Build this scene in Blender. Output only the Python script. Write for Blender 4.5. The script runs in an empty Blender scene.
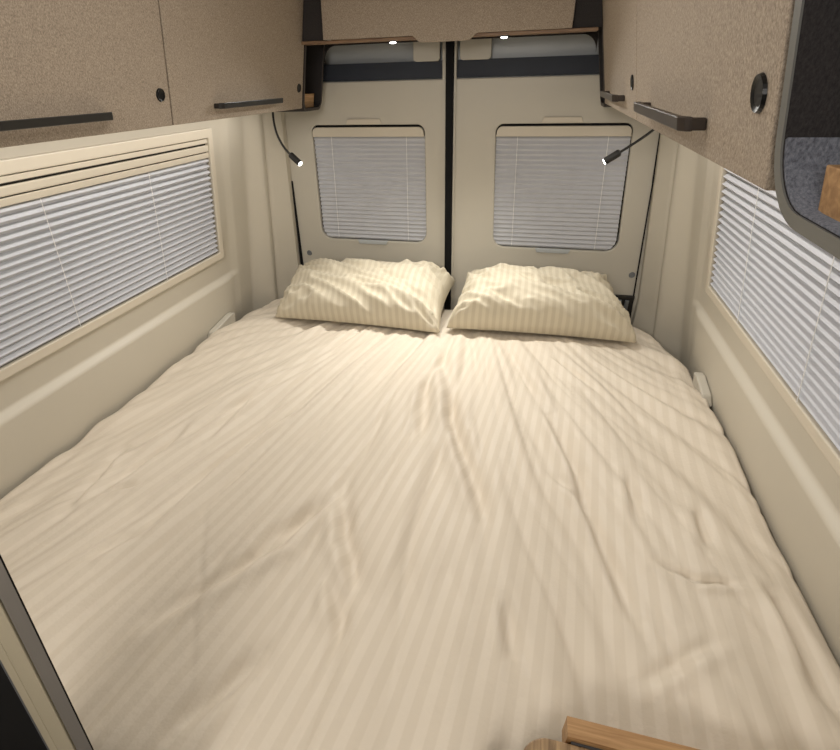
import bpy, bmesh, math, random
import numpy as np
from mathutils import Vector, Matrix, noise

S = bpy.context.scene
COL = S.collection
random.seed(4)

# ------------------------------------------------------------------ camera
cam_data = bpy.data.cameras.new('camera')
cam = bpy.data.objects.new('camera', cam_data)
COL.objects.link(cam)
yaw, pit, rol = math.radians(14.355), math.radians(33.145), math.radians(-1.642)
fwd = Vector((-math.sin(yaw) * math.cos(pit), math.cos(yaw) * math.cos(pit), -math.sin(pit)))
rt0 = Vector((math.cos(yaw), math.sin(yaw), 0))
up0 = rt0.cross(fwd)
rt = math.cos(rol) * rt0 + math.sin(rol) * up0
up = -math.sin(rol) * rt0 + math.cos(rol) * up0
cam.matrix_world = Matrix(((rt.x, up.x, -fwd.x, 0), (rt.y, up.y, -fwd.y, 0), (rt.z, up.z, -fwd.z, 0), (0, 0, 0, 1)))
cam_data.sensor_fit = 'HORIZONTAL'
cam_data.sensor_width = 36.0
cam_data.lens = 452.14 / 840 * 36
cam_data.clip_start = 0.01
S.camera = cam

# ------------------------------------------------------------------ view, world, room lights
S.view_settings.view_transform = 'Standard'
S.view_settings.look = 'None'
S.view_settings.gamma = 1.0
S.view_settings.use_curve_mapping = False
S.view_settings.exposure = 0.12
world = bpy.data.worlds.new('world')
S.world = world
world.use_nodes = True
world.node_tree.nodes['Background'].inputs[0].default_value = (0.02, 0.022, 0.03, 1)
world.node_tree.nodes['Background'].inputs[1].default_value = 0.5


def area(name, loc, size, power, col, direction=(0, 0, -1), size_y=None, spread=180):
    l = bpy.data.lights.new(name, 'AREA')
    l.shape = 'RECTANGLE'
    l.size = size
    l.size_y = size_y or size
    l.energy = power
    l.color = col
    l.spread = math.radians(spread)
    o = bpy.data.objects.new(name, l)
    o.location = loc
    o.rotation_euler = Vector(direction).to_track_quat('-Z', 'Y').to_euler()
    COL.objects.link(o)
    return o


def spot(name, loc, direction, power, col, angle=90, blend=0.8, radius=0.01):
    l = bpy.data.lights.new(name, 'SPOT')
    l.energy = power
    l.color = col
    l.spot_size = math.radians(angle)
    l.spot_blend = blend
    l.shadow_soft_size = radius
    o = bpy.data.objects.new(name, l)
    o.location = loc
    o.rotation_euler = Vector(direction).to_track_quat('-Z', 'Y').to_euler()
    COL.objects.link(o)
    return o


WARM = (1.0, 0.945, 0.875)
area('ceiling_light_over_bed', (-0.35, 0.75, 0.325), 0.45, 3.6, WARM, (0, 0, -1), 0.9)
area('ceiling_light_over_aisle', (-0.35, -0.75, 0.30), 0.7, 14.5, WARM, (0, 0.75, -0.6), 0.5)
for sx in (-1, 1):   # strip lamps under the overhead cabinets, by the wall
    sl = area('strip_light', (-0.335 + sx * 0.70, 1.15, -0.085), 0.03, 1.5, (1.0, 0.93, 0.84), (0, 0, -1), 1.25)
    sl.rotation_euler = (0, -sx * 0.30, 0)
for x in (-0.512, -0.151):   # small downlights set in the shelf edge
    spot('shelf_spot_light', (x, 1.775, 0.098), (0, -0.70, -1), 23, (1.0, 0.97, 0.90), 125, 1.0, 0.012)

XC = -0.335


# ------------------------------------------------------------------ materials
def new_mat(name):
    m = bpy.data.materials.new(name)
    m.use_nodes = True
    nt = m.node_tree
    b = nt.nodes['Principled BSDF']
    return m, nt, b


def mat(name, col, rough=0.5, var=0.06, scale=8.0, bump=0.0, bscale=200.0, metal=0.0, spec=0.5, emit=None, estr=0.0, sheen=0.0):
    m, nt, b = new_mat(name)
    b.inputs['Roughness'].default_value = rough
    b.inputs['Metallic'].default_value = metal
    b.inputs['Specular IOR Level'].default_value = spec
    if sheen:
        b.inputs['Sheen Weight'].default_value = sheen
    tc = nt.nodes.new('ShaderNodeTexCoord')
    n = nt.nodes.new('ShaderNodeTexNoise')
    n.inputs['Scale'].default_value = scale
    n.inputs['Detail'].default_value = 4
    nt.links.new(tc.outputs['Object'], n.inputs['Vector'])
    r = nt.nodes.new('ShaderNodeValToRGB')
    r.color_ramp.elements[0].position = 0.3
    r.color_ramp.elements[1].position = 0.7
    r.color_ramp.elements[0].color = (*[c * (1 - var) for c in col], 1)
    r.color_ramp.elements[1].color = (*[min(1, c * (1 + var)) for c in col], 1)
    nt.links.new(n.outputs['Fac'], r.inputs['Fac'])
    nt.links.new(r.outputs['Color'], b.inputs['Base Color'])
    if bump:
        n2 = nt.nodes.new('ShaderNodeTexNoise')
        n2.inputs['Scale'].default_value = bscale
        nt.links.new(tc.outputs['Object'], n2.inputs['Vector'])
        bp = nt.nodes.new('ShaderNodeBump')
        bp.inputs['Strength'].default_value = bump
        bp.inputs['Distance'].default_value = 0.002
        nt.links.new(n2.outputs['Fac'], bp.inputs['Height'])
        nt.links.new(bp.outputs['Normal'], b.inputs['Normal'])
    if emit:
        b.inputs['Emission Color'].default_value = (*emit, 1)
        b.inputs['Emission Strength'].default_value = estr
    return m


def fabric_mat(name, c1, c2, scale=420.0):
    """melange woven laminate: fine mottling of two tones"""
    m, nt, b = new_mat(name)
    b.inputs['Roughness'].default_value = 0.75
    b.inputs['Specular IOR Level'].default_value = 0.25
    tc = nt.nodes.new('ShaderNodeTexCoord')
    mp = nt.nodes.new('ShaderNodeMapping')
    mp.inputs['Scale'].default_value = (1, 1, 0.55)
    nt.links.new(tc.outputs['Object'], mp.inputs['Vector'])
    n = nt.nodes.new('ShaderNodeTexNoise')
    n.inputs['Scale'].default_value = scale
    n.inputs['Detail'].default_value = 3
    n.inputs['Roughness'].default_value = 0.75
    nt.links.new(mp.outputs['Vector'], n.inputs['Vector'])
    r = nt.nodes.new('ShaderNodeValToRGB')
    r.color_ramp.elements[0].position = 0.33
    r.color_ramp.elements[1].position = 0.66
    r.color_ramp.elements[0].color = (*c1, 1)
    r.color_ramp.elements[1].color = (*c2, 1)
    nt.links.new(n.outputs['Fac'], r.inputs['Fac'])
    nt.links.new(r.outputs['Color'], b.inputs['Base Color'])
    bp = nt.nodes.new('ShaderNodeBump')
    bp.inputs['Strength'].default_value = 0.12
    bp.inputs['Distance'].default_value = 0.001
    nt.links.new(n.outputs['Fac'], bp.inputs['Height'])
    nt.links.new(bp.outputs['Normal'], b.inputs['Normal'])
    return m


def wood_mat(name, c1, c2, axis, freq=60.0):
    m, nt, b = new_mat(name)
    b.inputs['Roughness'].default_value = 0.5
    tc = nt.nodes.new('ShaderNodeTexCoord')
    mp = nt.nodes.new('ShaderNodeMapping')
    sc = [1.0, 1.0, 1.0]
    sc[axis] = 0.06
    mp.inputs['Scale'].default_value = sc
    nt.links.new(tc.outputs['Object'], mp.inputs['Vector'])
    n = nt.nodes.new('ShaderNodeTexNoise')
    n.inputs['Scale'].default_value = freq * 4
    n.inputs['Detail'].default_value = 5
    n.inputs['Distortion'].default_value = 0.6
    nt.links.new(mp.outputs['Vector'], n.inputs['Vector'])
    r = nt.nodes.new('ShaderNodeValToRGB')
    r.color_ramp.elements[0].position = 0.35
    r.color_ramp.elements[1].position = 0.65
    r.color_ramp.elements[0].color = (*c1, 1)
    r.color_ramp.elements[1].color = (*c2, 1)
    nt.links.new(n.outputs['Fac'], r.inputs['Fac'])
    nt.links.new(r.outputs['Color'], b.inputs['Base Color'])
    return m


def stripe_mat(name, c1, c2, period, r1=0.5, r2=0.72, fine=700.0):
    """satin stripe cotton; stripes follow the cloth's own u coordinate (metres)"""
    m, nt, b = new_mat(name)
    b.inputs['Specular IOR Level'].default_value = 0.3
    b.inputs['Sheen Weight'].default_value = 0.1
    uv = nt.nodes.new('ShaderNodeUVMap')
    uv.uv_map = 'cloth'
    sp = nt.nodes.new('ShaderNodeSeparateXYZ')
    nt.links.new(uv.outputs['UV'], sp.inputs[0])
    mul = nt.nodes.new('ShaderNodeMath')
    mul.operation = 'MULTIPLY'
    mul.inputs[1].default_value = 2 * math.pi / period
    nt.links.new(sp.outputs['X'], mul.inputs[0])
    sn = nt.nodes.new('ShaderNodeMath')
    sn.operation = 'SINE'
    nt.links.new(mul.outputs[0], sn.inputs[0])
    mr = nt.nodes.new('ShaderNodeMapRange')
    mr.inputs['From Min'].default_value = -0.22
    mr.inputs['From Max'].default_value = 0.22
    nt.links.new(sn.outputs[0], mr.inputs['Value'])
    mx = nt.nodes.new('ShaderNodeMix')
    mx.data_type = 'RGBA'
    mx.inputs['A'].default_value = (*c1, 1)
    mx.inputs['B'].default_value = (*c2, 1)
    nt.links.new(mr.outputs['Result'], mx.inputs['Factor'])
    nt.links.new(mx.outputs['Result'], b.inputs['Base Color'])
    mr2 = nt.nodes.new('ShaderNodeMapRange')
    mr2.inputs['To Min'].default_value = r2
    mr2.inputs['To Max'].default_value = r1
    nt.links.new(mr.outputs['Result'], mr2.inputs['Value'])
    nt.links.new(mr2.outputs['Result'], b.inputs['Roughness'])
    tc = nt.nodes.new('ShaderNodeTexCoord')
    n = nt.nodes.new('ShaderNodeTexNoise')
    n.inputs['Scale'].default_value = 26
    n.inputs['Detail'].default_value = 6
    n.inputs['Roughness'].default_value = 0.6
    nt.links.new(tc.outputs['Object'], n.inputs['Vector'])
    bp = nt.nodes.new('ShaderNodeBump')
    bp.inputs['Strength'].default_value = 0.35
    bp.inputs['Distance'].default_value = 0.006
    nt.links.new(n.outputs['Fac'], bp.inputs['Height'])
    nt.links.new(bp.outputs['Normal'], b.inputs['Normal'])
    return m


M = {
    'wall': mat('cream_plastic', (0.60, 0.56, 0.475), 0.45, 0.02, 3, bump=0.04, bscale=600),
    'wallr': mat('cream_plastic_frame', (0.66, 0.605, 0.505), 0.4, 0.02, 3),
    'door': mat('cream_door_lining', (0.56, 0.53, 0.46), 0.45, 0.02, 2, bump=0.04, bscale=600),
    'metal': mat('grey_painted_metal', (0.48, 0.51, 0.53), 0.35, 0.03, 5),
    'band': mat('navy_band', (0.019, 0.025, 0.040), 0.6, 0.1, 10),
    'black': mat('black_rubber', (0.005, 0.005, 0.006), 0.7, 0.15, 30, spec=0.2),
    'lock': mat('black_lock', (0.004, 0.004, 0.004), 0.35, 0.1, 30, spec=0.3),
    'blackp': mat('black_plastic', (0.012, 0.011, 0.010), 0.42, 0.15, 30),
    'brown': mat('dark_bronze_metal', (0.040, 0.030, 0.024), 0.38, 0.1, 40, metal=0.3),
    'fab': fabric_mat('brown_grey_fabric', (0.22, 0.18, 0.143), (0.50, 0.42, 0.335), 560),
    'felt': fabric_mat('grey_felt', (0.075, 0.08, 0.10), (0.19, 0.20, 0.24), 500),
    'dark_and_shaded': fabric_mat('charcoal_and_shaded_lining', (0.020, 0.018, 0.019), (0.045, 0.04, 0.04), 500),  # dark boards; also paints the shade inside the felt niche
    'rim': mat('grey_edge_band', (0.15, 0.15, 0.14), 0.5, 0.05, 30),
    'cab': mat('cabinet_body', (0.055, 0.045, 0.04), 0.6, 0.1, 20),
    'shade': mat('white_pleated_shade', (0.56, 0.575, 0.62), 0.8, 0.02, 20),
    'cord': mat('white_cord', (0.9, 0.9, 0.9), 0.7, 0.02, 20),
    'glass': mat('dark_night_window', (0.02, 0.018, 0.016), 0.1, 0.1, 5),  # near-black colour stands in for night and the shadow behind the pleats
    'led': mat('lit_led_lens', (1, 1, 1), 0.3, 0.0, 5, emit=(1, 0.97, 0.9), estr=14),
    'screw': mat('grey_metal_cap', (0.22, 0.24, 0.27), 0.35, 0.1, 50, metal=0.6),
    'oak': wood_mat('oak_rail', (0.42, 0.24, 0.11), (0.66, 0.43, 0.23), 1),
    'shelfwood': wood_mat('walnut_shelf', (0.17, 0.10, 0.06), (0.30, 0.19, 0.11), 0),
    'plank': wood_mat('oak_board', (0.33, 0.18, 0.075), (0.50, 0.30, 0.14), 0, 45),
    'rib': wood_mat('oak_ribbed', (0.17, 0.105, 0.055), (0.42, 0.28, 0.15), 1, 30),
    'floor': mat('grey_vinyl_floor', (0.16, 0.14, 0.12), 0.6, 0.2, 12),
    'ceil': mat('ceiling_lining', (0.62, 0.56, 0.46), 0.8, 0.03, 6),
    'post_grey': mat('grey_trim', (0.17, 0.155, 0.14), 0.4, 0.04, 10),
    'post_cream': mat('cream_trim', (0.42, 0.37, 0.27), 0.35, 0.03, 10),
    'post_blue': mat('slate_trim', (0.085, 0.09, 0.10), 0.4, 0.05, 10),
    'sheet': stripe_mat('striped_cream_cotton', (0.665, 0.592, 0.49), (0.705, 0.632, 0.53), 0.027),
    'pillow': stripe_mat('striped_pillow_cotton', (0.575, 0.515, 0.395), (0.64, 0.58, 0.455), 0.027),
    'mattress': mat('mattress_ticking', (0.6, 0.58, 0.52), 0.9, 0.05, 30),
    'base': mat('bed_base_board', (0.35, 0.30, 0.24), 0.6, 0.05, 10),
}


# ------------------------------------------------------------------ helpers
def link(name, bm, m, parent=None, bevel=0.0, smooth=False, seg=2):
    me = bpy.data.meshes.new(name)
    bmesh.ops.recalc_face_normals(bm, faces=bm.faces)
    bm.to_mesh(me)
    bm.free()
    me.materials.append(M[m])
    if smooth:
        for p in me.polygons:
            p.use_smooth = True
    o = bpy.data.objects.new(name, me)
    COL.objects.link(o)
    if parent:
        o.parent = parent
        o.matrix_parent_inverse = parent.matrix_basis.inverted()   # children are written in world coordinates
    if bevel:
        b = o.modifiers.new('bevel', 'BEVEL')
        b.width = bevel
        b.segments = seg
        b.limit_method = 'ANGLE'
        b.angle_limit = math.radians(40)
    return o


def thing(name, label, cat, loc, group=None):
    o = bpy.data.objects.new(name, None)
    o.empty_display_size = 0.05
    COL.objects.link(o)
    o.location = loc
    return tag(o, label, cat, group)


def tag(o, label, cat, group=None):
    o['label'] = label
    o['category'] = cat
    if group:
        o['group'] = group
    return o


def struct(o):
    o['kind'] = 'structure'
    return o


def ident(x, y, z):
    return (x, y, z)


def add_box(bm, a0, a1, b0, b1, c0, c1, f=ident):
    vs = [bm.verts.new(f(a, b, c)) for a in (a0, a1) for b in (b0, b1) for c in (c0, c1)]
    for q in ((0, 1, 3, 2), (4, 6, 7, 5), (0, 4, 5, 1), (2, 3, 7, 6), (0, 2, 6, 4), (1, 5, 7, 3)):
        bm.faces.new([vs[i] for i in q])
    return bm


def box(a0, a1, b0, b1, c0, c1, f=ident):
    return add_box(bmesh.new(), a0, a1, b0, b1, c0, c1, f)


def add_prism(bm, pts, d0, d1, f):
    """pts: 2-D outline, f(p, q, d) maps outline coordinate and depth to 3-D"""
    a = [bm.verts.new(f(p, q, d0)) for p, q in pts]
    b = [bm.verts.new(f(p, q, d1)) for p, q in pts]
    n = len(pts)
    bm.faces.new(a)
    bm.faces.new(b[::-1])
    for i in range(n):
        bm.faces.new((a[i], b[i], b[(i + 1) % n], a[(i + 1) % n]))
    return bm


def add_ring(bm, outer, inner, d0, d1, f):
    """flat frame between two outlines with the same number of points, from depth d0 to d1"""
    n = len(outer)
    L = [[bm.verts.new(f(p, q, d)) for p, q in o] for o in (outer, inner) for d in (d0, d1)]
    for i in range(n):
        j = (i + 1) % n
        bm.faces.new((L[0][i], L[0][j], L[2][j], L[2][i]))
        bm.faces.new((L[1][i], L[3][i], L[3][j], L[1][j]))
        bm.faces.new((L[0][i], L[1][i], L[1][j], L[0][j]))
        bm.faces.new((L[2][i], L[2][j], L[3][j], L[3][i]))
    return bm


def rrect(x0, x1, z0, z1, r, seg=6, xb0=None, xb1=None):
    """rounded quad, counter-clockwise; xb0/xb1 are the bottom x values when they differ"""
    xb0 = x0 if xb0 is None else xb0
    xb1 = x1 if xb1 is None else xb1
    rs = r if isinstance(r, (tuple, list)) else (r, r, r, r)   # bl, br, tr, tl
    out = []
    for (cx, cz, a0, rr) in ((xb0 + rs[0], z0 + rs[0], 180, rs[0]), (xb1 - rs[1], z0 + rs[1], 270, rs[1]),
                             (x1 - rs[2], z1 - rs[2], 0, rs[2]), (x0 + rs[3], z1 - rs[3], 90, rs[3])):
        for i in range(seg + 1):
            a = math.radians(a0 + 90 * i / seg)
            out.append((cx + rr * math.cos(a), cz + rr * math.sin(a)))
    return out


def tube(bm, pts, r, seg=10, caps=True):
    pts = [Vector(p) for p in pts]
    rs = r if isinstance(r, (list, tuple)) else [r] * len(pts)
    rings = []
    t0 = (pts[1] - pts[0]).normalized()
    nrm = t0.orthogonal().normalized()
    for i, p in enumerate(pts):
        t = (pts[min(i + 1, len(pts) - 1)] - pts[max(i - 1, 0)]).normalized()
        nrm = (nrm - t * nrm.dot(t)).normalized()
        bn = t.cross(nrm)
        rings.append([bm.verts.new(p + rs[i] * (math.cos(2 * math.pi * k / seg) * nrm + math.sin(2 * math.pi * k / seg) * bn)) for k in range(seg)])
    for a, b in zip(rings, rings[1:]):
        for k in range(seg):
            bm.faces.new((a[k], a[(k + 1) % seg], b[(k + 1) % seg], b[k]))
    if caps:
        bm.faces.new(rings[0][::-1])
        bm.faces.new(rings[-1])
    return bm


def bez(p0, p1, p2, p3, n=14):
    out = []
    for i in range(n + 1):
        t = i / n
        out.append(tuple((1 - t) ** 3 * a + 3 * (1 - t) ** 2 * t * b + 3 * (1 - t) * t * t * c + t ** 3 * d for a, b, c, d in zip(p0, p1, p2, p3)))
    return out


def sstep(x, a, b):
    t = min(1, max(0, (x - a) / (b - a)))
    return t * t * (3 - 2 * t)


ZF, ZC = -1.62, 0.34       # floor and ceiling


# ------------------------------------------------------------------ room shell
def H(z):                   # half width of the van at height z (walls lean in towards the roof)
    return 0.922 - 0.19 * (z + 0.6)


def seal_half(side, z):
    return min(0.775, 0.765 - 0.067 * (z + 0.79)) if side < 0 else min(0.80, max(0.69, 0.735 - 0.105 * (z + 0.2)))


def wall_half(side, y, z):
    h = H(z)
    low = 0.020 * (1 - sstep(z, -0.712, -0.682)) * (1 - sstep(y, 1.60, 1.74))
    w = h - low
    hp = 0.775 - 0.13 * (z + 0.11)
    hp = min(hp, h - 0.01)
    if y > 1.80:
        w = h + (hp - h) * sstep(y, 1.80, 1.875)
    g = math.exp(-((y - 1.90) / 0.006) ** 2) * 0.009
    if y > 1.905:
        e = seal_half(side, z) + 0.012
        w = hp + (e - hp) * min(1, (y - 1.905) / 0.06)
    # shallow moulded recess around the window, rounded at its rear end
    rec = 0.010 * sstep(y, 1.675, 1.70) * (1 - sstep(y, 1.80, 1.83))
    return w + g - rec


def build_wall(side, name):
    bm = bmesh.new()
    ys = [-1.6, -1.0, -0.4, 0.1, 0.5, 0.9, 1.2, 1.4, 1.5] + [1.56 + 0.02 * i for i in range(12)] + [1.80 + 0.005 * i for i in range(34)] + [1.982, 1.998]
    zs = [ZF, -1.3, -1.0, -0.9, -0.82, -0.76, -0.73] + [-0.715 + 0.004 * i for i in range(10)] + [-0.66, -0.6, -0.5, -0.4, -0.3, -0.2, -0.1, 0.0, 0.1, 0.2, ZC]
    G = [[bm.verts.new((XC + side * wall_half(side, y, z), y, z)) for z in zs] for y in ys]
    O = [[bm.verts.new((XC + side * 1.16, y, z)) for z in (ZF, ZC)] for y in (ys[0], ys[-1])]
    for i in range(len(ys) - 1):
        for j in range(len(zs) - 1):
            bm.faces.new((G[i][j], G[i + 1][j], G[i + 1][j + 1], G[i][j + 1]))
    bm.faces.new((O[0][0], O[0][1], O[1][1], O[1][0]))
    bm.faces.new([G[0][j] for j in range(len(zs))] + [O[0][1], O[0][0]])
    bm.faces.new([G[-1][j] for j in range(len(zs))] + [O[1][1], O[1][0]])
    bm.faces.new([G[i][0] for i in range(len(ys))] + [O[1][0], O[0][0]])
    bm.faces.new([G[i][-1] for i in range(len(ys))] + [O[1][1], O[0][1]])
    return struct(link(name, bm, 'wall', smooth=False))


for sd, nm in ((-1, 'wall_left'), (1, 'wall_right')):
    w = build_wall(sd, nm)
    for p in w.data.polygons:
        p.use_smooth = True
    w.data.set_sharp_from_angle(angle=math.radians(28))
struct(link('floor', box(XC - 1.2, XC + 1.2, -1.65, 2.1, ZF - 0.04, ZF), 'floor'))
struct(link('ceiling', box(XC - 1.2, XC + 1.2, -1.65, 2.1, ZC, ZC + 0.04), 'ceil'))
struct(link('wall_front', box(XC - 1.2, XC + 1.2, -1.65, -1.60, ZF, ZC), 'wall'))
struct(link('wall_rear', box(XC - 1.2, XC + 1.2, 2.06, 2.10, ZF, ZC), 'metal'))


# ------------------------------------------------------------------ rear doors with blinds
def dmap(p, q, d):          # door plane: p = x, q = z, d = depth measured towards the camera from y = 2.0
    return (p, 2.0 - d, q)


def outer_for(inner, x0, x1, z0, z1):
    cx = sum(p for p, q in inner) / len(inner)
    cz = sum(q for p, q in inner) / len(inner)
    out = []
    for p, q in inner:
        dx, dz = p - cx, q - cz
        k = min(((x1 if dx > 0 else x0) - cx) / dx if abs(dx) > 1e-9 else 1e9, ((z1 if dz > 0 else z0) - cz) / dz if abs(dz) > 1e-9 else 1e9)
        out.append([cx + dx * k, cz + dz * k])
    for (a, b) in ((x0, z0), (x1, z0), (x1, z1), (x0, z1)):
        i = min(range(len(out)), key=lambda i: (out[i][0] - a) ** 2 + (out[i][1] - b) ** 2)
        out[i] = [a, b]
    return out


def rear_door(name, x0, x1, wt0, wt1, wb0, wb1, sealx, screw, plate, label_shade, gx):
    wz0, wz1 = -0.625, -0.150
    inner = rrect(wt0, wt1, wz0, wz1, (0.050, 0.050, 0.030, 0.030), 7, wb0, wb1)
    outer = outer_for(inner, x0, x1, -1.05, 0.0)
    bm = bmesh.new()
    add_ring(bm, outer, inner, -0.022, 0.0, dmap)
    d = struct(link(name, bm, 'door', bevel=0.004))
    link('door_frame', box(x0, x1, 2.024, 2.05, -1.6, ZC), 'metal', d)
    link('trim_band', box(x0, x1, 2.006, 2.020, 0.003, 0.058), 'band', d)
    px0, px1 = plate
    bm = bmesh.new()
    add_prism(bm, rrect(px0, px1, 0.056, 0.20, 0.012), 0.0, 0.012, dmap)
    link('cover_plate', bm, 'door', d, bevel=0.002)
    # narrow upright edge of the lining beside the centre gap
    ex = (x1 - 0.012, x1) if x1 < XC else (x0, x0 + 0.008)
    link('edge_strip', box(ex[0], ex[1], 1.992, 2.02, -1.05, ZC), 'door', d)
    # finger recess moulded above the blind
    xm = (gx[0] + gx[1]) / 2
    hw = (gx[1] - gx[0]) / 2
    bm = bmesh.new()
    add_prism(bm, [(xm - hw, -0.148), (xm + hw, -0.148), (xm + hw - 0.008, -0.128), (xm - hw + 0.008, -0.128)], 0.0, 0.005, dmap)
    link('grip_recess', bm, 'wallr', d, bevel=0.003)
    bm = bmesh.new()
    tube(bm, [(screw[0], 2.0, screw[1]), (screw[0], 1.996, screw[1])], [0.013, 0.011], 16)
    link('screw_cap', bm, 'screw', d)
    link('window_pane', box(wt0 - 0.03, wt1 + 0.03, 2.0195, 2.0235, wz0 - 0.02, wz1 + 0.02), 'glass', d)
    # the blind: a thing of its own
    b = thing('window_blind', label_shade, 'blind', ((wt0 + wt1) / 2, 2.0, wz0), 'pleated blinds of the two rear doors')
    bm = bmesh.new()
    zt, zb = -0.192, -0.622
    n = 24
    rows = []
    for i in range(2 * n + 1):
        t = min(1, (i + (0.10 if i % 2 else 0)) / (2 * n))
        z = zt + (zb - zt) * t
        k = (zt - z) / (wz1 - wz0)
        xa = wt0 + (wb0 - wt0) * k + 0.002
        xb = wt1 + (wb1 - wt1) * k - 0.002
        hgt = z - (wz0 + 0.05)
        if hgt < 0:
            c = 0.05 - math.sqrt(max(0, 0.05 ** 2 - hgt ** 2))
            xa += c
            xb -= c
        d_ = -0.016 + (0.007 if i % 2 else 0.0)
        rows.append((bm.verts.new(dmap(xa, z, d_)), bm.verts.new(dmap(xb, z, d_))))
    for (a, c), (e, g) in zip(rows, rows[1:]):
        bm.faces.new((a, c, g, e))
    link('pleated_shade', bm, 'shade', b)
    bm = bmesh.new()
    add_prism(bm, rrect(wt0 + 0.004, wt1 - 0.004, -0.191, -0.158, (0.002, 0.002, 0.022, 0.022), 5), -0.012, 0.004, dmap)
    add_box(bm, wt0 + 0.002, wt1 - 0.002, 1.997, 2.006, -0.193, -0.187)
    link('top_rail', bm, 'wallr', b, bevel=0.0015)
    bm = bmesh.new()
    add_box(bm, wt0 + 0.02, wt1 - 0.02, 2.002, 2.010, -0.157, -0.151)
    link('rail_slot', bm, 'black', b)
    hx = (wb0 + wb1) / 2 + (-0.002 if x1 < XC else 0.0)
    bm = bmesh.new()
    add_prism(bm, [(hx - 0.074, -0.622), (hx - 0.066, -0.640), (hx + 0.066, -0.640), (hx + 0.074, -0.622)], -0.004, 0.006, dmap)
    link('pull_handle', bm, 'metal', b, bevel=0.003)
    for k in (0.17, 0.84):
        bm = bmesh.new()
        tube(bm, [(wt0 + (wt1 - wt0) * k, 2.0075, zt), (wb0 + (wb1 - wb0) * (k - 0.01), 2.0075, zb + 0.003)], 0.0011, 6)
        link('cord', bm, 'cord', b)
    return d


rear_door('door_1', -1.100, -0.378, -0.955, -0.464, -0.972, -0.464, -1.1, (-1.055, -0.70), (-0.500, -0.400),
          'white pleated blind in the left rear door, behind the left pillow', (-0.795, -0.640))
rear_door('door_2', -0.346, 0.480, -0.180, 0.318, -0.165, 0.350, 0.43, (0.432, -0.718), (-0.325, -0.212),
          'white pleated blind in the right rear door, behind the right pillow', (-0.012, 0.140))
struct(link('trim_1', box(-0.377, -0.347, 1.982, 2.045, -1.1, ZC), 'black', bevel=0.004))
# door seals running down both outer edges
for k, sd in ((2, -1), (3, 1)):
    bm = bmesh.new()
    wd = 0.010 if sd < 0 else 0.003
    for (z0, z1) in ((-1.05, -0.37),) if sd < 0 else ((-1.05, -0.35), (-0.35, ZC)):
        vs = []
        for z, ww in ((z0, wd if z0 < -0.4 else 0.002 if sd < 0 else 0.003), (z1, 0.002)):
            e = XC + sd * (seal_half(sd, z) + 0.010)
            vs.append([bm.verts.new((e - sd * ww * u, y, z)) for u, y in ((-0.6, 1.990), (1, 1.990), (1, 1.9995), (-0.6, 1.9995))])
        for i in range(4):
            bm.faces.new((vs[0][i], vs[0][(i + 1) % 4], vs[1][(i + 1) % 4], vs[1][i]))
        bm.faces.new(vs[0])
        bm.faces.new(vs[1])
    struct(link('trim_%d' % k, bm, 'black'))
# black door latch at the right of the right pillow
t = thing('door_latch', 'black latch low on the right rear door beside the right pillow', 'latch', (0.425, 2.0, -0.87))
link('latch_body', box(0.375, 0.462, 1.985, 1.9995, -0.895, -0.808), 'blackp', t, bevel=0.004)
link('latch_lever', box(0.395, 0.412, 1.975, 1.9848, -0.885, -0.825), 'screw', t, bevel=0.003)
link('latch_lever', box(0.425, 0.442, 1.975, 1.9848, -0.885, -0.825), 'screw', t, bevel=0.003)


# ------------------------------------------------------------------ side windows with blinds
def wmap(side):
    def f(y, z, o):          # o = distance into the room from the leaning wall
        return (XC + side * (H(z) - o), y, z)
    return f


def side_window(side, name, label):
    f = wmap(side)
    y0, y1, z0, z1 = 0.42, (1.605 if side < 0 else 1.562), -0.602, -0.126
    bm = bmesh.new()
    add_ring(bm, [(y0, z0), (y1, z0), (y1, z1), (y0, z1)], [(y0 + 0.026, z0 + 0.028), (y1 - 0.024, z0 + 0.028), (y1 - 0.024, z1 - 0.030), (y0 + 0.026, z1 - 0.030)], -0.012, 0.018, f)
    w = struct(link(name, bm, 'wallr', bevel=0.003))
    link('window_pane', box(y0 + 0.02, y1 - 0.02, z0 + 0.02, z1 - 0.02, -0.010, 0.001, f), 'glass', w)
    a, b = y0 + 0.028, y1 - 0.026
    t = thing('window_blind', label, 'blind', f(1.0, z0, 0.0), 'pleated blinds of the two side windows')
    link('top_rail', box(a, b, -0.172, -0.158, 0.0015, 0.012, f), 'wallr', t, bevel=0.002)
    link('top_rail', box(a, b, -0.199, -0.178, 0.0015, 0.014, f), 'wallr', t, bevel=0.003)
    link('shade_rail', box(a, b, -0.219, -0.202, 0.0015, 0.013, f), 'wallr', t, bevel=0.002)
    bm = bmesh.new()
    n = 18
    zt, zb = -0.2195, -0.5725
    rows = []
    for i in range(2 * n + 1):
        z = zt + (zb - zt) * i / (2 * n)
        o = 0.0150 if i % 2 else 0.0025
        rows.append((bm.verts.new(f(a + 0.004, z, o)), bm.verts.new(f(b - 0.004, z, o))))
    for (p, q), (r, s) in zip(rows, rows[1:]):
        bm.faces.new((p, q, s, r))
    link('pleated_shade', bm, 'shade', t)
    for yc in (0.55, 0.905, 1.27):
        bm = bmesh.new()
        tube(bm, [f(yc, zt, 0.0155), f(yc, zb, 0.0155)], 0.0009, 6)
        link('cord', bm, 'cord', t)


side_window(-1, 'window_1', 'white pleated blind on the left side window, above the bed')
side_window(1, 'window_2', 'white pleated blind on the right side window, below the long cabinet')


# ------------------------------------------------------------------ overhead cabinets
FH = {-1: 0.535, 1: 0.510}


def front_half(side, y):
    return 0.535 if side < 0 else 0.502 + 0.008 * y


def cmap(side):
    def f(y, z, o):          # o = distance into the aisle from the leaning cabinet front
        return (XC + side * (front_half(side, y) - 0.22 * (z + 0.078) - o), y, z)
    return f


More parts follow.
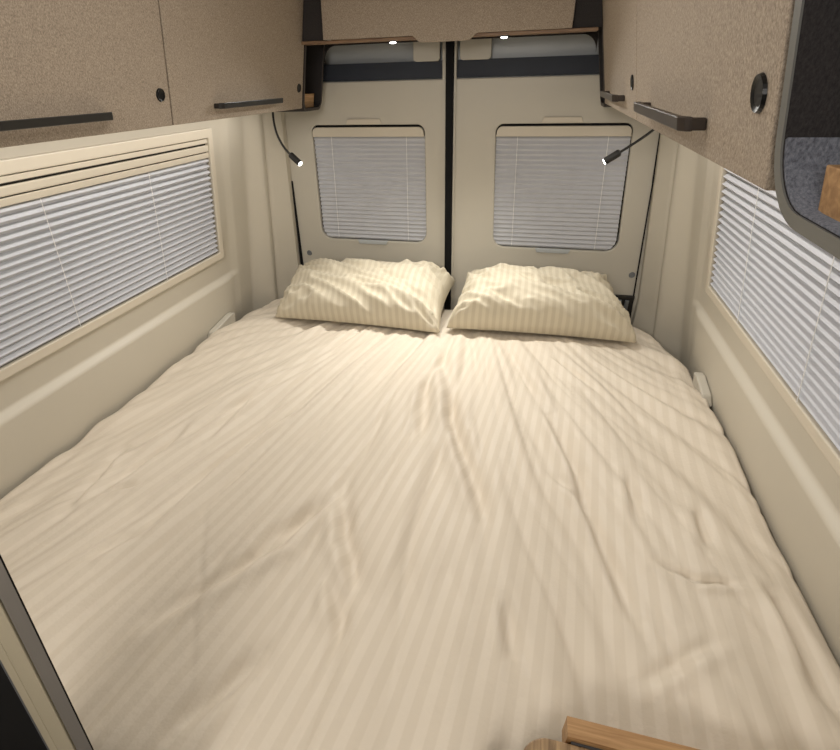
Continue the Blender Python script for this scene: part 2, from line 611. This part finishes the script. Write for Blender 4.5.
def cabinet(side, y0, y1, label, hy, ly):
    f = cmap(side)
    xb = XC + side * (FH[side] + 0.1)
    t = thing('overhead_cabinet', label, 'cabinet', (xb, (y0 + y1) / 2, -0.075), 'fabric fronted overhead cabinets')
    bm = bmesh.new()
    pts = [(FH[side] + 0.018, -0.074), (H(-0.074) - 0.002, -0.074), (H(ZC) - 0.002, ZC - 0.004), (FH[side] + 0.018 - 0.22 * (ZC + 0.074), ZC - 0.004)]
    add_prism(bm, pts, y0 + 0.0008, y1 - 0.0008, lambda p, q, d: (XC + side * p, d, q))
    link('body', bm, 'cab', t)
    dr = link('door', box(y0 + 0.0022, y1 - 0.0022, -0.078, ZC - 0.012, -0.0165, 0.0, f), 'fab', t, bevel=0.0015)
    # bowed bar handle with a foot at each end
    bm = bmesh.new()
    h0, h1 = hy
    zc = -0.046
    for (a, b, o0, o1) in ((h0, h0 + 0.009, 0.0005, 0.0165), (h1 - 0.009, h1, 0.0005, 0.0165)):
        add_box(bm, a, b, zc - 0.006, zc + 0.006, o0, o1, f)
    add_prism(bm, [(h0, 0.013), (h0 + 0.003, 0.021), (h0 + 0.010, 0.027), (h1 - 0.010, 0.027), (h1 - 0.003, 0.021), (h1, 0.013), (h1 - 0.009, 0.016), (h1 - 0.012, 0.0195), (h0 + 0.012, 0.0195), (h0 + 0.009, 0.016)], zc - 0.007, zc + 0.007, lambda p, q, d: f(p, d, q))
    link('handle', bm, 'brown' if side > 0 else 'blackp', dr, bevel=0.0015)
    # round push lock
    bm = bmesh.new()
    for (r0, r1, o0, o1) in ((0.0135, 0.0125, 0.0003, 0.003),):
        n = 24
        a = [bm.verts.new(f(ly + r0 * math.cos(2 * math.pi * k / n), -0.015 + r0 * math.sin(2 * math.pi * k / n), o0)) for k in range(n)]
        b = [bm.verts.new(f(ly + r1 * math.cos(2 * math.pi * k / n), -0.015 + r1 * math.sin(2 * math.pi * k / n), o1)) for k in range(n)]
        c = [bm.verts.new(f(ly + 0.009 * math.cos(2 * math.pi * k / n), -0.015 + 0.009 * math.sin(2 * math.pi * k / n), 0.0015)) for k in range(n)]
        for k in range(n):
            j = (k + 1) % n
            bm.faces.new((a[k], a[j], b[j], b[k]))
            bm.faces.new((b[k], b[j], c[j], c[k]))
        bm.faces.new(c)
        bm.faces.new(a[::-1])
    lk = link('lock', bm, 'lock', dr)
    bm = bmesh.new()
    n = 16
    a = [bm.verts.new(f(ly + 0.0055 * math.cos(2 * math.pi * k / n), -0.015 + 0.0055 * math.sin(2 * math.pi * k / n), 0.001)) for k in range(n)]
    b = [bm.verts.new(f(ly + 0.005 * math.cos(2 * math.pi * k / n), -0.015 + 0.005 * math.sin(2 * math.pi * k / n), 0.0035)) for k in range(n)]
    for k in range(n):
        bm.faces.new((a[k], a[(k + 1) % n], b[(k + 1) % n], b[k]))
    bm.faces.new(b)
    bm.faces.new(a[::-1])
    return t


cabinet(-1, 0.37, 1.07, 'fabric fronted overhead cabinet at upper left, the nearer one on that side', (0.525, 0.873), 1.038)
cabinet(-1, 1.07, 1.772, 'fabric fronted overhead cabinet at upper left, next to the rear niche', (1.236, 1.582), 1.738)
cabinet(1, 0.418, 1.09, 'fabric fronted overhead cabinet at upper right with a large bronze handle, the nearer one', (0.590, 0.935), 0.452)
cabinet(1, 1.09, 1.772, 'fabric fronted overhead cabinet at upper right, the far one over the pillow', (1.265, 1.610), 1.140)


def niche(side, y0, y1, label, lining, zb, r):
    f = cmap(side)
    t = thing('open_niche', label, 'shelf niche', (XC + side * 0.65, (y0 + y1) / 2, zb), 'open corner niches beside the cabinets')
    th = 0.010
    zt = ZC - 0.004
    out = rrect(y0, y1, zb, zt, (r, r, 0.001, 0.001), 8)
    inn = rrect(y0 + th, y1 - th, zb + th, zt - th, (r - th, r - th, 0.001, 0.001), 8)
    def g(y, z, u):          # u 0 at the front edge, 1 at the wall
        a = f(y, z, 0.0)[0]
        b = XC + side * (H(z) - 0.003)
        b = XC + side * (min(H(z) - 0.003, 0.745) if y > 1.8 else H(z) - 0.003)
        return (a + (b - a) * u, y, z)
    bm = bmesh.new()
    add_ring(bm, out, inn, 0.0, 1.0, g)
    link('shell', bm, 'dark_and_shaded', t)  # in the felt niche this dark tone stands in for missing light
    bm = bmesh.new()
    add_ring(bm, out, inn, -0.005, -0.0005, g)
    link('edge_band', bm, 'rim' if lining == 'felt' else 'cab', t)
    if lining == 'felt':     # grey felt kept where light reaches, the floor and curved corners
        n_ = len(inn)
        arc = inn[0:9], inn[9:18]
        path = list(arc[0]) + list(arc[1])
        bm = bmesh.new()
        cy, cz_ = (y0 + y1) / 2, zb + 0.2
        lo = [[bm.verts.new(g(p, q + 0.0004, u)) for p, q in path] for u in (0.002, 0.59)]
        hi = [[bm.verts.new(g(p + (cy - p) * 0.012, q + 0.002, u)) for p, q in path] for u in (0.002, 0.59)]
        for i in range(len(path) - 1):
            bm.faces.new((lo[0][i], lo[0][i + 1], hi[0][i + 1], hi[0][i]))
            bm.faces.new((hi[0][i], hi[0][i + 1], hi[1][i + 1], hi[1][i]))
        link('felt_lining', bm, 'felt', t, smooth=True)
    bm = bmesh.new()
    add_ring_back = rrect(y0 + th, y1 - th, zb + th, zt - th, (r - th, r - th, 0.001, 0.001), 8)
    add_prism(bm, add_ring_back, 0.60, 0.62, g)
    link('back_panel', bm, 'dark_and_shaded', t)  # dark here too, as painted shade at the back of the felt niche
    zr = zb + th
    bm = bmesh.new()
    ya, yb_ = (y0 + 0.02, y1 - 0.045) if y1 - y0 > 0.3 else (y0 + 0.012, y1 - 0.030)
    xr = 0.190 + 0.335
    xo = 0.012 if side > 0 else 0.020
    add_box(bm, ya, yb_, zr + 0.0005, zr + (0.030 if side > 0 else 0.045), -xo - 0.010, -xo, f)
    link('retaining_rail', bm, 'oak' if side < 0 else 'plank', t, bevel=0.001)  # right rails take the darker wood as painted niche shadow
    return t


niche(-1, 1.776, 1.942, 'dark open niche with an oak rail at the rear end of the left cabinets', 'dark_and_shaded', -0.090, 0.032)
niche(1, 1.776, 1.942, 'dark open niche at the rear end of the right cabinets', 'dark_and_shaded', -0.090, 0.032)
niche(1, -0.10, 0.408, 'large open niche with grey felt lining and oak rail at upper right', 'felt', -0.091, 0.050)

# ------------------------------------------------------------------ rear overhead shelf unit between the cabinets
t = thing('rear_shelf_unit', 'overhead unit above the rear doors with fabric front and thin wooden shelf edge', 'shelf unit', (XC, 1.85, 0.10))
sh = link('shelf_board', box(-0.826, 0.124, 1.745, 1.790, 0.1085, 0.1165), 'shelfwood', t, bevel=0.001)
# fabric fascia with the dropped tab in the middle
pts = [(-0.740, 0.117), (-0.440, 0.117)]
for i in range(7):
    k = i / 6
    pts.append((-0.440 + 0.03 * k, 0.117 - 0.018 * sstep(k, 0, 1)))
for i in range(7):
    k = i / 6
    pts.append((-0.262 + 0.035 * k, 0.099 + 0.018 * sstep(k, 0, 1)))
pts += [(-0.215, 0.117), (0.049, 0.117), (0.049, ZC - 0.004), (-0.725, ZC - 0.004)]
bm = bmesh.new()
add_prism(bm, pts, 1.730, 1.7445, lambda p, q, d: (p, d, q))
link('fascia', bm, 'fab', t, bevel=0.0015)
for sd in (-1, 1):      # dark filler boards between the fascia and the cabinet fronts
    xi = -0.7385 if sd < 0 else 0.0505
    def fx(z, sd=sd):
        return XC + sd * (front_half(sd, 1.76) + (-0.0025) - 0.22 * (z + 0.078))
    bm = bmesh.new()
    add_prism(bm, [(xi, 0.1175), (fx(0.1175), 0.1175), (fx(ZC - 0.004), ZC - 0.004), (xi, ZC - 0.004)], 1.750, 1.760, lambda p, q, d: (p, d, q))
    link('filler_board', bm, 'dark_and_shaded', t)
link('back_board', box(-0.740, 0.048, 1.985, 1.995, 0.1175, ZC - 0.004), 'dark_and_shaded', t)
# curved bracket between shelf underside and each niche
for sd in (-1, 1):
    e = XC + sd * (0.503 if sd < 0 else 0.477)
    R = 0.050
    pp = [(e, 0.125), (e - sd * R, 0.125)]
    for i in range(9):
        a = math.radians(90 * i / 8)
        pp.append((e - sd * R + sd * R * math.sin(a), 0.114 - R + R * math.cos(a)))
    bm = bmesh.new()
    add_prism(bm, pp, 1.944, 1.956, lambda p, q, d: (p, d, q))
    link('curved_bracket', bm, 'dark_and_shaded', t)
link('arch_rail', box(-0.800, 0.120, 1.944, 1.956, 0.1135, 0.150), 'dark_and_shaded', t)
for x in (-0.512, -0.151):
    s = thing('downlight', 'small lit downlight under the shelf, %s of the black centre seal' % ('left' if x < XC else 'right'), 'light', (x, 1.775, 0.108), 'downlights under the rear shelf')
    bm = bmesh.new()
    tube(bm, [(x, 1.768, 0.1083), (x, 1.768, 0.1045)], [0.014, 0.013], 20)
    link('housing', bm, 'screw', s)
    bm = bmesh.new()
    tube(bm, [(x, 1.768, 0.1044), (x, 1.768, 0.1015)], [0.0105, 0.008], 20)
    link('lens', bm, 'led', s)


# ------------------------------------------------------------------ gooseneck reading lamps
def gooseneck(p, label):
    t = thing('reading_lamp', label, 'reading lamp', p[0], 'gooseneck reading lamps')
    bm = bmesh.new()
    b = Vector(p[0])
    tube(bm, [b, b - Vector((0, 0, 0.008))], [0.014, 0.013], 20)
    link('base', bm, 'blackp', t)
    bm = bmesh.new()
    tube(bm, bez(*p), 0.0042, 10)
    link('flexible_neck', bm, 'blackp', t, smooth=True)
    end = Vector(p[3])
    d = (Vector(p[3]) - Vector(p[2])).normalized()
    bm = bmesh.new()
    tube(bm, [end, end + d * 0.004, end + d * 0.008, end + d * 0.050, end + d * 0.052], [0.006, 0.0105, 0.0115, 0.0115, 0.0095], 20)
    h = link('lamp_head', bm, 'blackp', t)
    bm = bmesh.new()
    tip = end + d * 0.0525
    tube(bm, [tip, tip + d * 0.002], [0.009, 0.008], 20)
    link('lens', bm, 'led', h)
    spot('reading_light', tip + d * 0.006, d, 2.2, (1.0, 0.93, 0.80), 95, 0.9, 0.008)


gooseneck([(-0.975, 1.745, -0.0745), (-0.985, 1.74, -0.13), (-0.965, 1.72, -0.185), (-0.918, 1.71, -0.222)], 'black gooseneck reading lamp hanging under the left cabinets, lit')
gooseneck([(0.375, 1.70, -0.0745), (0.37, 1.70, -0.12), (0.31, 1.70, -0.165), (0.246, 1.70, -0.208)], 'black gooseneck reading lamp hanging under the right cabinets, lit')


# ------------------------------------------------------------------ bed
ZB = -0.872
FOLDS = [
    ([(-0.281, 1.479), (-0.173, 1.082), (-0.092, 0.88), (-0.032, 0.724)], 0.022, 0.011),
    ([(-0.294, 1.272), (-0.251, 0.971)], 0.020, 0.008),
    ([(-0.388, 0.7), (-0.294, 0.532)], 0.018, 0.004),
    ([(-0.537, 0.521), (-0.435, 0.703)], 0.020, 0.006),
    ([(0.113, 1.166), (0.187, 0.94), (0.201, 0.803)], 0.016, 0.007),
    ([(0.113, 1.526), (0.261, 1.335)], 0.015, 0.006),
    ([(-0.744, 0.867), (-0.706, 0.997)], 0.014, 0.004),
    ([(-0.822, 0.499), (-0.79, 0.739), (-0.682, 1.067)], 0.016, 0.006),
    ([(-0.882, 0.419), (-0.833, 0.511)], 0.015, 0.005),
    ([(-0.651, 0.345), (-0.483, 0.56), (-0.442, 0.688)], 0.020, 0.008),
    ([(-0.475, 0.193), (-0.404, 0.334)], 0.020, 0.007),
    ([(-0.419, 0.799), (-0.338, 0.592), (-0.264, 0.485)], 0.020, 0.005),
    ([(-0.338, 0.515), (-0.273, 0.401)], 0.014, 0.005),
    ([(-1.007, 0.654), (-0.974, 0.9)], 0.014, 0.006),
    ([(0.198, 0.86), (0.241, 0.706), (0.28, 0.555)], 0.018, 0.009),
    ([(0.336, 0.689), (0.41, 0.655), (0.485, 0.664)], 0.010, 0.005),
    ([(0.548, 0.667), (0.559, 0.473)], 0.016, 0.009),
    ([(0.025, 0.539), (0.052, 0.421)], 0.014, 0.005),
    ([(0.461, 0.869), (0.449, 0.739)], 0.014, 0.006),
    ([(0.126, 0.915), (0.196, 0.827)], 0.012, 0.004),
    ([(0.316, 0.956), (0.316, 0.792)], 0.013, 0.005),
    ([(-1.017, 0.597), (-0.94, 0.65)], 0.008, 0.004),
    ([(-1.062, 0.521), (-1.119, 0.774)], 0.016, 0.006),
    ([(-0.883, 0.824), (-0.858, 1.12)], 0.014, 0.005),
    ([(0.262, 0.436), (0.414, 0.538)], 0.012, 0.003),
    ([(-0.478, 0.235), (-0.631, 0.474), (-0.726, 0.627)], 0.004, 0.0012),
]


def fold_height(X, Y):
    Hh = np.zeros_like(X)
    for pts, w, a in FOLDS:
        best = np.full(X.shape, 9.0)
        sg = np.zeros_like(X)
        tt = np.zeros_like(X)
        n = len(pts) - 1
        for i in range(n):
            (x0, y0), (x1, y1) = pts[i], pts[i + 1]
            dx, dy = x1 - x0, y1 - y0
            L2 = dx * dx + dy * dy
            t = np.clip(((X - x0) * dx + (Y - y0) * dy) / L2, 0, 1)
            qx, qy = X - x0 - t * dx, Y - y0 - t * dy
            d = np.hypot(qx, qy)
            s = (qx * dy - qy * dx) / math.sqrt(L2)
            m = d < best
            best = np.where(m, d, best)
            sg = np.where(m, s, sg)
            tt = np.where(m, (i + t) / n, tt)
        env = np.sin(np.clip(tt, 0.03, 0.97) * math.pi) ** 0.6
        Hh += 3.2 * a * env * (-np.exp(-(best / w) ** 2) + 0.55 * np.exp(-((sg - 1.7 * w) / (1.1 * w)) ** 2) * np.exp(-((best - abs(sg)) / w) ** 2))
    return Hh


def xl(y):
    return -1.279 + 0.075 * sstep(y, 1.55, 1.90) ** 1.5 + 0.012 * sstep(y, 1.0, 1.6)


def xr(y):
    v = 0.612 - 0.018 * sstep(y, 1.2, 1.5)
    if y > 1.45:
        v -= 0.14 * ((y - 1.45) / 0.45) ** 2
    return v


NX, NY = 250, 260
SK = 6
xsz, bm = [], bmesh.new()
GX = np.zeros((NY + 2 * SK + 1, NX + 2 * SK + 1))
GY = np.zeros_like(GX)
DR = np.zeros_like(GX)
UU = np.zeros_like(GX)
for j in range(NY + 2 * SK + 1):
    tj = min(1, max(0, (j - SK) / NY))
    oj = max(0, SK - j, j - SK - NY)
    for i in range(NX + 2 * SK + 1):
        si = min(1, max(0, (i - SK) / NX))
        oi = max(0, SK - i, i - SK - NX)
        # two passes settle x against the front edge that steps back at the wooden top
        y = 0.04 + 1.88 * tj
        x = xl(y) + (xr(y) - xl(y)) * si
        y0 = 0.105 + 0.185 * sstep(x, -0.06, 0.05)
        y = y0 + (1.905 - y0) * tj
        x = xl(y) + (xr(y) - xl(y)) * si
        GX[j, i] = x
        GY[j, i] = y
        e = min(x - xl(y), xr(y) - x)
        f = y - y0
        roll = 0.010 * (math.exp(-e / 0.015)) + 0.030 * math.exp(-f / 0.02) + 0.02 * math.exp(-(1.905 - y) / 0.03)
        DR[j, i] = roll + 0.028 * (max(oi, oj))
        UU[j, i] = (x - 0.5) * math.exp(0.20 * (y - 1.9))
Z = fold_height(GX, GY)
NZ = np.zeros_like(Z)
for j in range(Z.shape[0]):
    for i in range(Z.shape[1]):
        x, y = GX[j, i], GY[j, i]
        # long rays fanning out from the middle of the head end
        ang = math.atan2(x + 0.28, 2.35 - y)
        rad = math.hypot(x + 0.28, 2.35 - y)
        n1 = noise.noise(Vector((ang * 11.0, rad * 1.1, 0.3)))
        n2 = noise.noise(Vector((ang * 26.0 + 0.5 * math.sin(rad * 3), rad * 2.2, 4.0)))
        n3 = noise.noise(Vector((x * 3.0, y * 2.0, 9.0)))
        n4 = noise.noise(Vector((x * 22.0 + 3 * n3, y * 14.0, 2.0)))
        n6 = (1 - min(1, 2.4 * abs(noise.noise(Vector((ang * 13.0 + 0.4 * n3, rad * 0.9, 21.0)))))) ** 2
        n7 = (1 - min(1, 3.0 * abs(noise.noise(Vector((ang * 24.0 + 0.6 * n3, rad * 1.6, 31.0)))))) ** 2
        edge = min(x - xl(y), xr(y) - x)
        n5 = noise.noise(Vector((x * 30.0, y * 4.0, 7.0))) * math.exp(-edge / 0.09)
        head = math.exp(-max(0, 1.75 - y) / 0.12) * noise.noise(Vector((x * 18, y * 4, 1.0)))
        fade = sstep(rad, 0.45, 1.0)
        NZ[j, i] = fade * (0.020 * n1 + 0.012 * n2 - 0.013 * n6 - 0.006 * n7) + 0.012 * n3 * min(1, edge / 0.15 + 0.2) + 0.0012 * n4 + 0.009 * n5 + 0.005 * head
under = np.clip((GY - 1.60) / 0.10, 0, 1)
Z = ZB + Z + NZ * (1 - 0.6 * under) - DR - 0.010 * under
vid = [[bm.verts.new((GX[j, i], GY[j, i], Z[j, i])) for i in range(Z.shape[1])] for j in range(Z.shape[0])]
uvl = bm.loops.layers.uv.new('cloth')
for j in range(Z.shape[0] - 1):
    for i in range(Z.shape[1] - 1):
        q = ((j, i), (j, i + 1), (j + 1, i + 1), (j + 1, i))
        # the rolled-down skirt spreads a little so its faces never collapse
        fc = bm.faces.new([vid[a][b] for a, b in q])
        for lp, (a, b) in zip(fc.loops, q):
            lp[uvl].uv = (UU[a, b], GY[a, b])
sheet = link('bed_sheet', bm, 'sheet', smooth=True)
tag(sheet, 'wrinkled cream satin-striped sheet spread over the whole bed', 'bed sheet')
bed = thing('bed', 'transverse bed box and mattress beneath the cream striped sheet', 'bed', (-0.4, 1.1, ZF))
link('mattress', box(-1.235, 0.40, 0.34, 1.86, -1.045, -0.935), 'mattress', bed, bevel=0.03, seg=4)
link('base', box(-1.235, 0.40, 0.34, 1.86, ZF, -1.047), 'base', bed)


# ------------------------------------------------------------------ pillows
def pillow(label, FL, FR, BR, BL, T, seed, shrink=0.05):
    bm = bmesh.new()
    uvl = bm.loops.layers.uv.new('cloth')
    nu, nv = 90, 60
    FL, FR, BR, BL = (Vector(p) for p in (FL, FR, BR, BL))
    nrm = ((FR - FL).cross(BL - FL)).normalized()
    grids = []
    for sgn in (1, -1):
        rows = []
        for j in range(nv + 1):
            row = []
            for i in range(nu + 1):
                a, b = 2 * i / nu - 1, 2 * j / nv - 1
                a = math.sin(a * math.pi / 2) * 0.35 + a * 0.65
                b = math.sin(b * math.pi / 2) * 0.35 + b * 0.65
                aa = a * (1 - shrink * (1 - b * b))
                bb_ = b * (1 - shrink * 1.5 * (1 - a * a))
                u, v = (aa + 1) / 2, (bb_ + 1) / 2
                p = (FL * (1 - u) + FR * u) * (1 - v) + (BL * (1 - u) + BR * u) * v
                e = max(0, (1 - a ** 4)) * max(0, (1 - abs(b) ** 3.2))
                prof = e ** 0.42
                n = noise.noise(Vector((a * 2.1 + seed, b * 2.1, sgn)))
                # folds gathered towards the corners and edges
                wr = 0
                for (cx, cy) in ((-1, -1), (1, -1), (1, 1), (-1, 1)):
                    r = math.hypot(a - cx, (b - cy) * 0.7)
                    th = math.atan2((b - cy) * 0.7, a - cx)
                    wr += math.exp(-r / 0.45) * noise.noise(Vector((th * 4.0, r * 1.2, seed + cx * 3 + cy)))
                fr = noise.noise(Vector((a * 9 + 2 * n + seed, b * 1.6, 5.0))) * math.exp(-(b + 1) / 0.6)
                ridge = noise.noise(Vector((a * 3.0 + b * 3.2 + seed, b * 1.2 - a, 8.0)))
                ridge = (1 - abs(ridge) * 2) ** 2 * 0.012
                k = min(1, prof * 2.0)
                h = T * prof * (1 + 0.10 * n) + k * (0.045 * wr + 0.010 * fr + ridge * 2.0)
                if sgn < 0:
                    h = -0.30 * T * prof
                if e <= 0:
                    h = 0
                q = p + nrm * h
                q.z -= 0.02 * (1 - v) * prof if sgn > 0 else 0
                q.z = max(q.z, -0.862)
                q.y = min(q.y, 1.972)
                row.append((bm.verts.new(q), a * 0.35, v))
            rows.append(row)
        grids.append(rows)
        for j in range(nv):
            for i in range(nu):
                q = (rows[j][i], rows[j][i + 1], rows[j + 1][i + 1], rows[j + 1][i])
                fc = bm.faces.new([c[0] for c in q])
                for lp, c in zip(fc.loops, q):
                    lp[uvl].uv = (c[1], c[2])
    bmesh.ops.remove_doubles(bm, verts=bm.verts, dist=0.0004)
    o = link('pillow', bm, 'pillow', smooth=True)
    return tag(o, label, 'pillow', 'pillows at the head of the bed')


pillow('cream striped pillow on the left side of the bed, leaning on the left rear door',
       (-1.06, 1.600, -0.858), (-0.320, 1.590, -0.858), (-0.318, 1.950, -0.775), (-1.085, 1.935, -0.800), 0.138, 1.7)
pillow('cream striped pillow on the right side of the bed, leaning on the right rear door',
       (-0.302, 1.640, -0.858), (0.432, 1.655, -0.858), (0.345, 1.945, -0.790), (-0.270, 1.950, -0.780), 0.155, 6.1)

# ------------------------------------------------------------------ wedges at the bed's rear corners
for sd, lb in ((-1, 'small white plastic wedge between the bed and the left wall'), (1, 'small white plastic wedge between the bed and the right wall')):
    bm = bmesh.new()
    yA, yB = (1.42, 1.60) if sd < 0 else (1.34, 1.47)
    pts = [(yA, -0.905), (yB, -0.905), (yB, -0.852), (yB - 0.03, -0.848), (yA + 0.02, -0.870)]
    def fm(p, q, d, sd=sd):
        return (XC + sd * (wall_half(sd, p, q) - 0.001 - d), p, q)
    add_prism(bm, pts, 0.0, 0.030, fm)
    tag(link('corner_wedge', bm, 'door', bevel=0.006, seg=3), lb, 'bracket', 'plastic wedges at the bed edge')

# ------------------------------------------------------------------ slanted post at the foot of the bed
def pmap(x, z, d):
    return (x, 0.149 + 0.168 * (z + 0.339) - d, z)


t = thing('partition_post', 'low slanted partition end in grey, cream and black at the left foot of the bed', 'partition', pmap(-0.5, ZF, 0.02))
PZ0, PZ1 = ZF + 0.001, -0.26
link('grey_edge', box(-0.448, -0.420, PZ0, PZ1, -0.015, 0.000, lambda a, b, c: pmap(a + 3.2 * c * (1 if a > -0.43 else 0), b, c)), 'post_grey', t, bevel=0.002)
link('seal_strip', box(-0.4515, -0.448, PZ0, PZ1, -0.015, -0.006, lambda a, b, c: pmap(a, b, c)), 'black', t)
link('cream_panel', box(-0.480, -0.4515, PZ0, PZ1, -0.015, 0.000, lambda a, b, c: pmap(a, b, c)), 'post_cream', t, bevel=0.001)
link('cream_panel', box(-0.4955, -0.4805, PZ0, PZ1, -0.015, 0.000, lambda a, b, c: pmap(a, b, c)), 'post_cream', t, bevel=0.001)
link('slate_strip', box(-0.509, -0.4955, PZ0, PZ1, -0.015, -0.004, lambda a, b, c: pmap(a, b, c)), 'post_blue', t, bevel=0.001)
link('black_panel', box(-0.66, -0.509, PZ0, PZ1, -0.015, -0.008, lambda a, b, c: pmap(a, b, c)), 'black', t)

# ------------------------------------------------------------------ wooden tops at the right foot of the bed
t = thing('side_cabinet', 'oak topped side unit with a raised edge board at the foot of the bed', 'cabinet', (0.35, 0.2, ZF))
link('edge_board', box(0.128, 0.58, 0.2995, 0.326, -0.853, -0.800), 'plank', t, bevel=0.001)
link('dark_joint', box(0.135, 0.58, 0.2962, 0.2992, -0.842, -0.812), 'post_blue', t)
bm = bmesh.new()
pts = [(0.58, 0.296), (0.106, 0.296)]
for i in range(1, 9):
    a = math.radians(90 * i / 8)
    pts.append((0.106 - 0.042 * math.sin(a), 0.296 - 0.038 + 0.038 * math.cos(a)))
pts += [(0.064, 0.05), (0.58, 0.05)]
add_prism(bm, pts, -0.842, -0.812, lambda p, q, d: (p, q, d))
link('worktop', bm, 'rib', t, bevel=0.002)
link('body', box(0.08, 0.58, 0.06, 0.245, ZF, -0.8425), 'base', t)
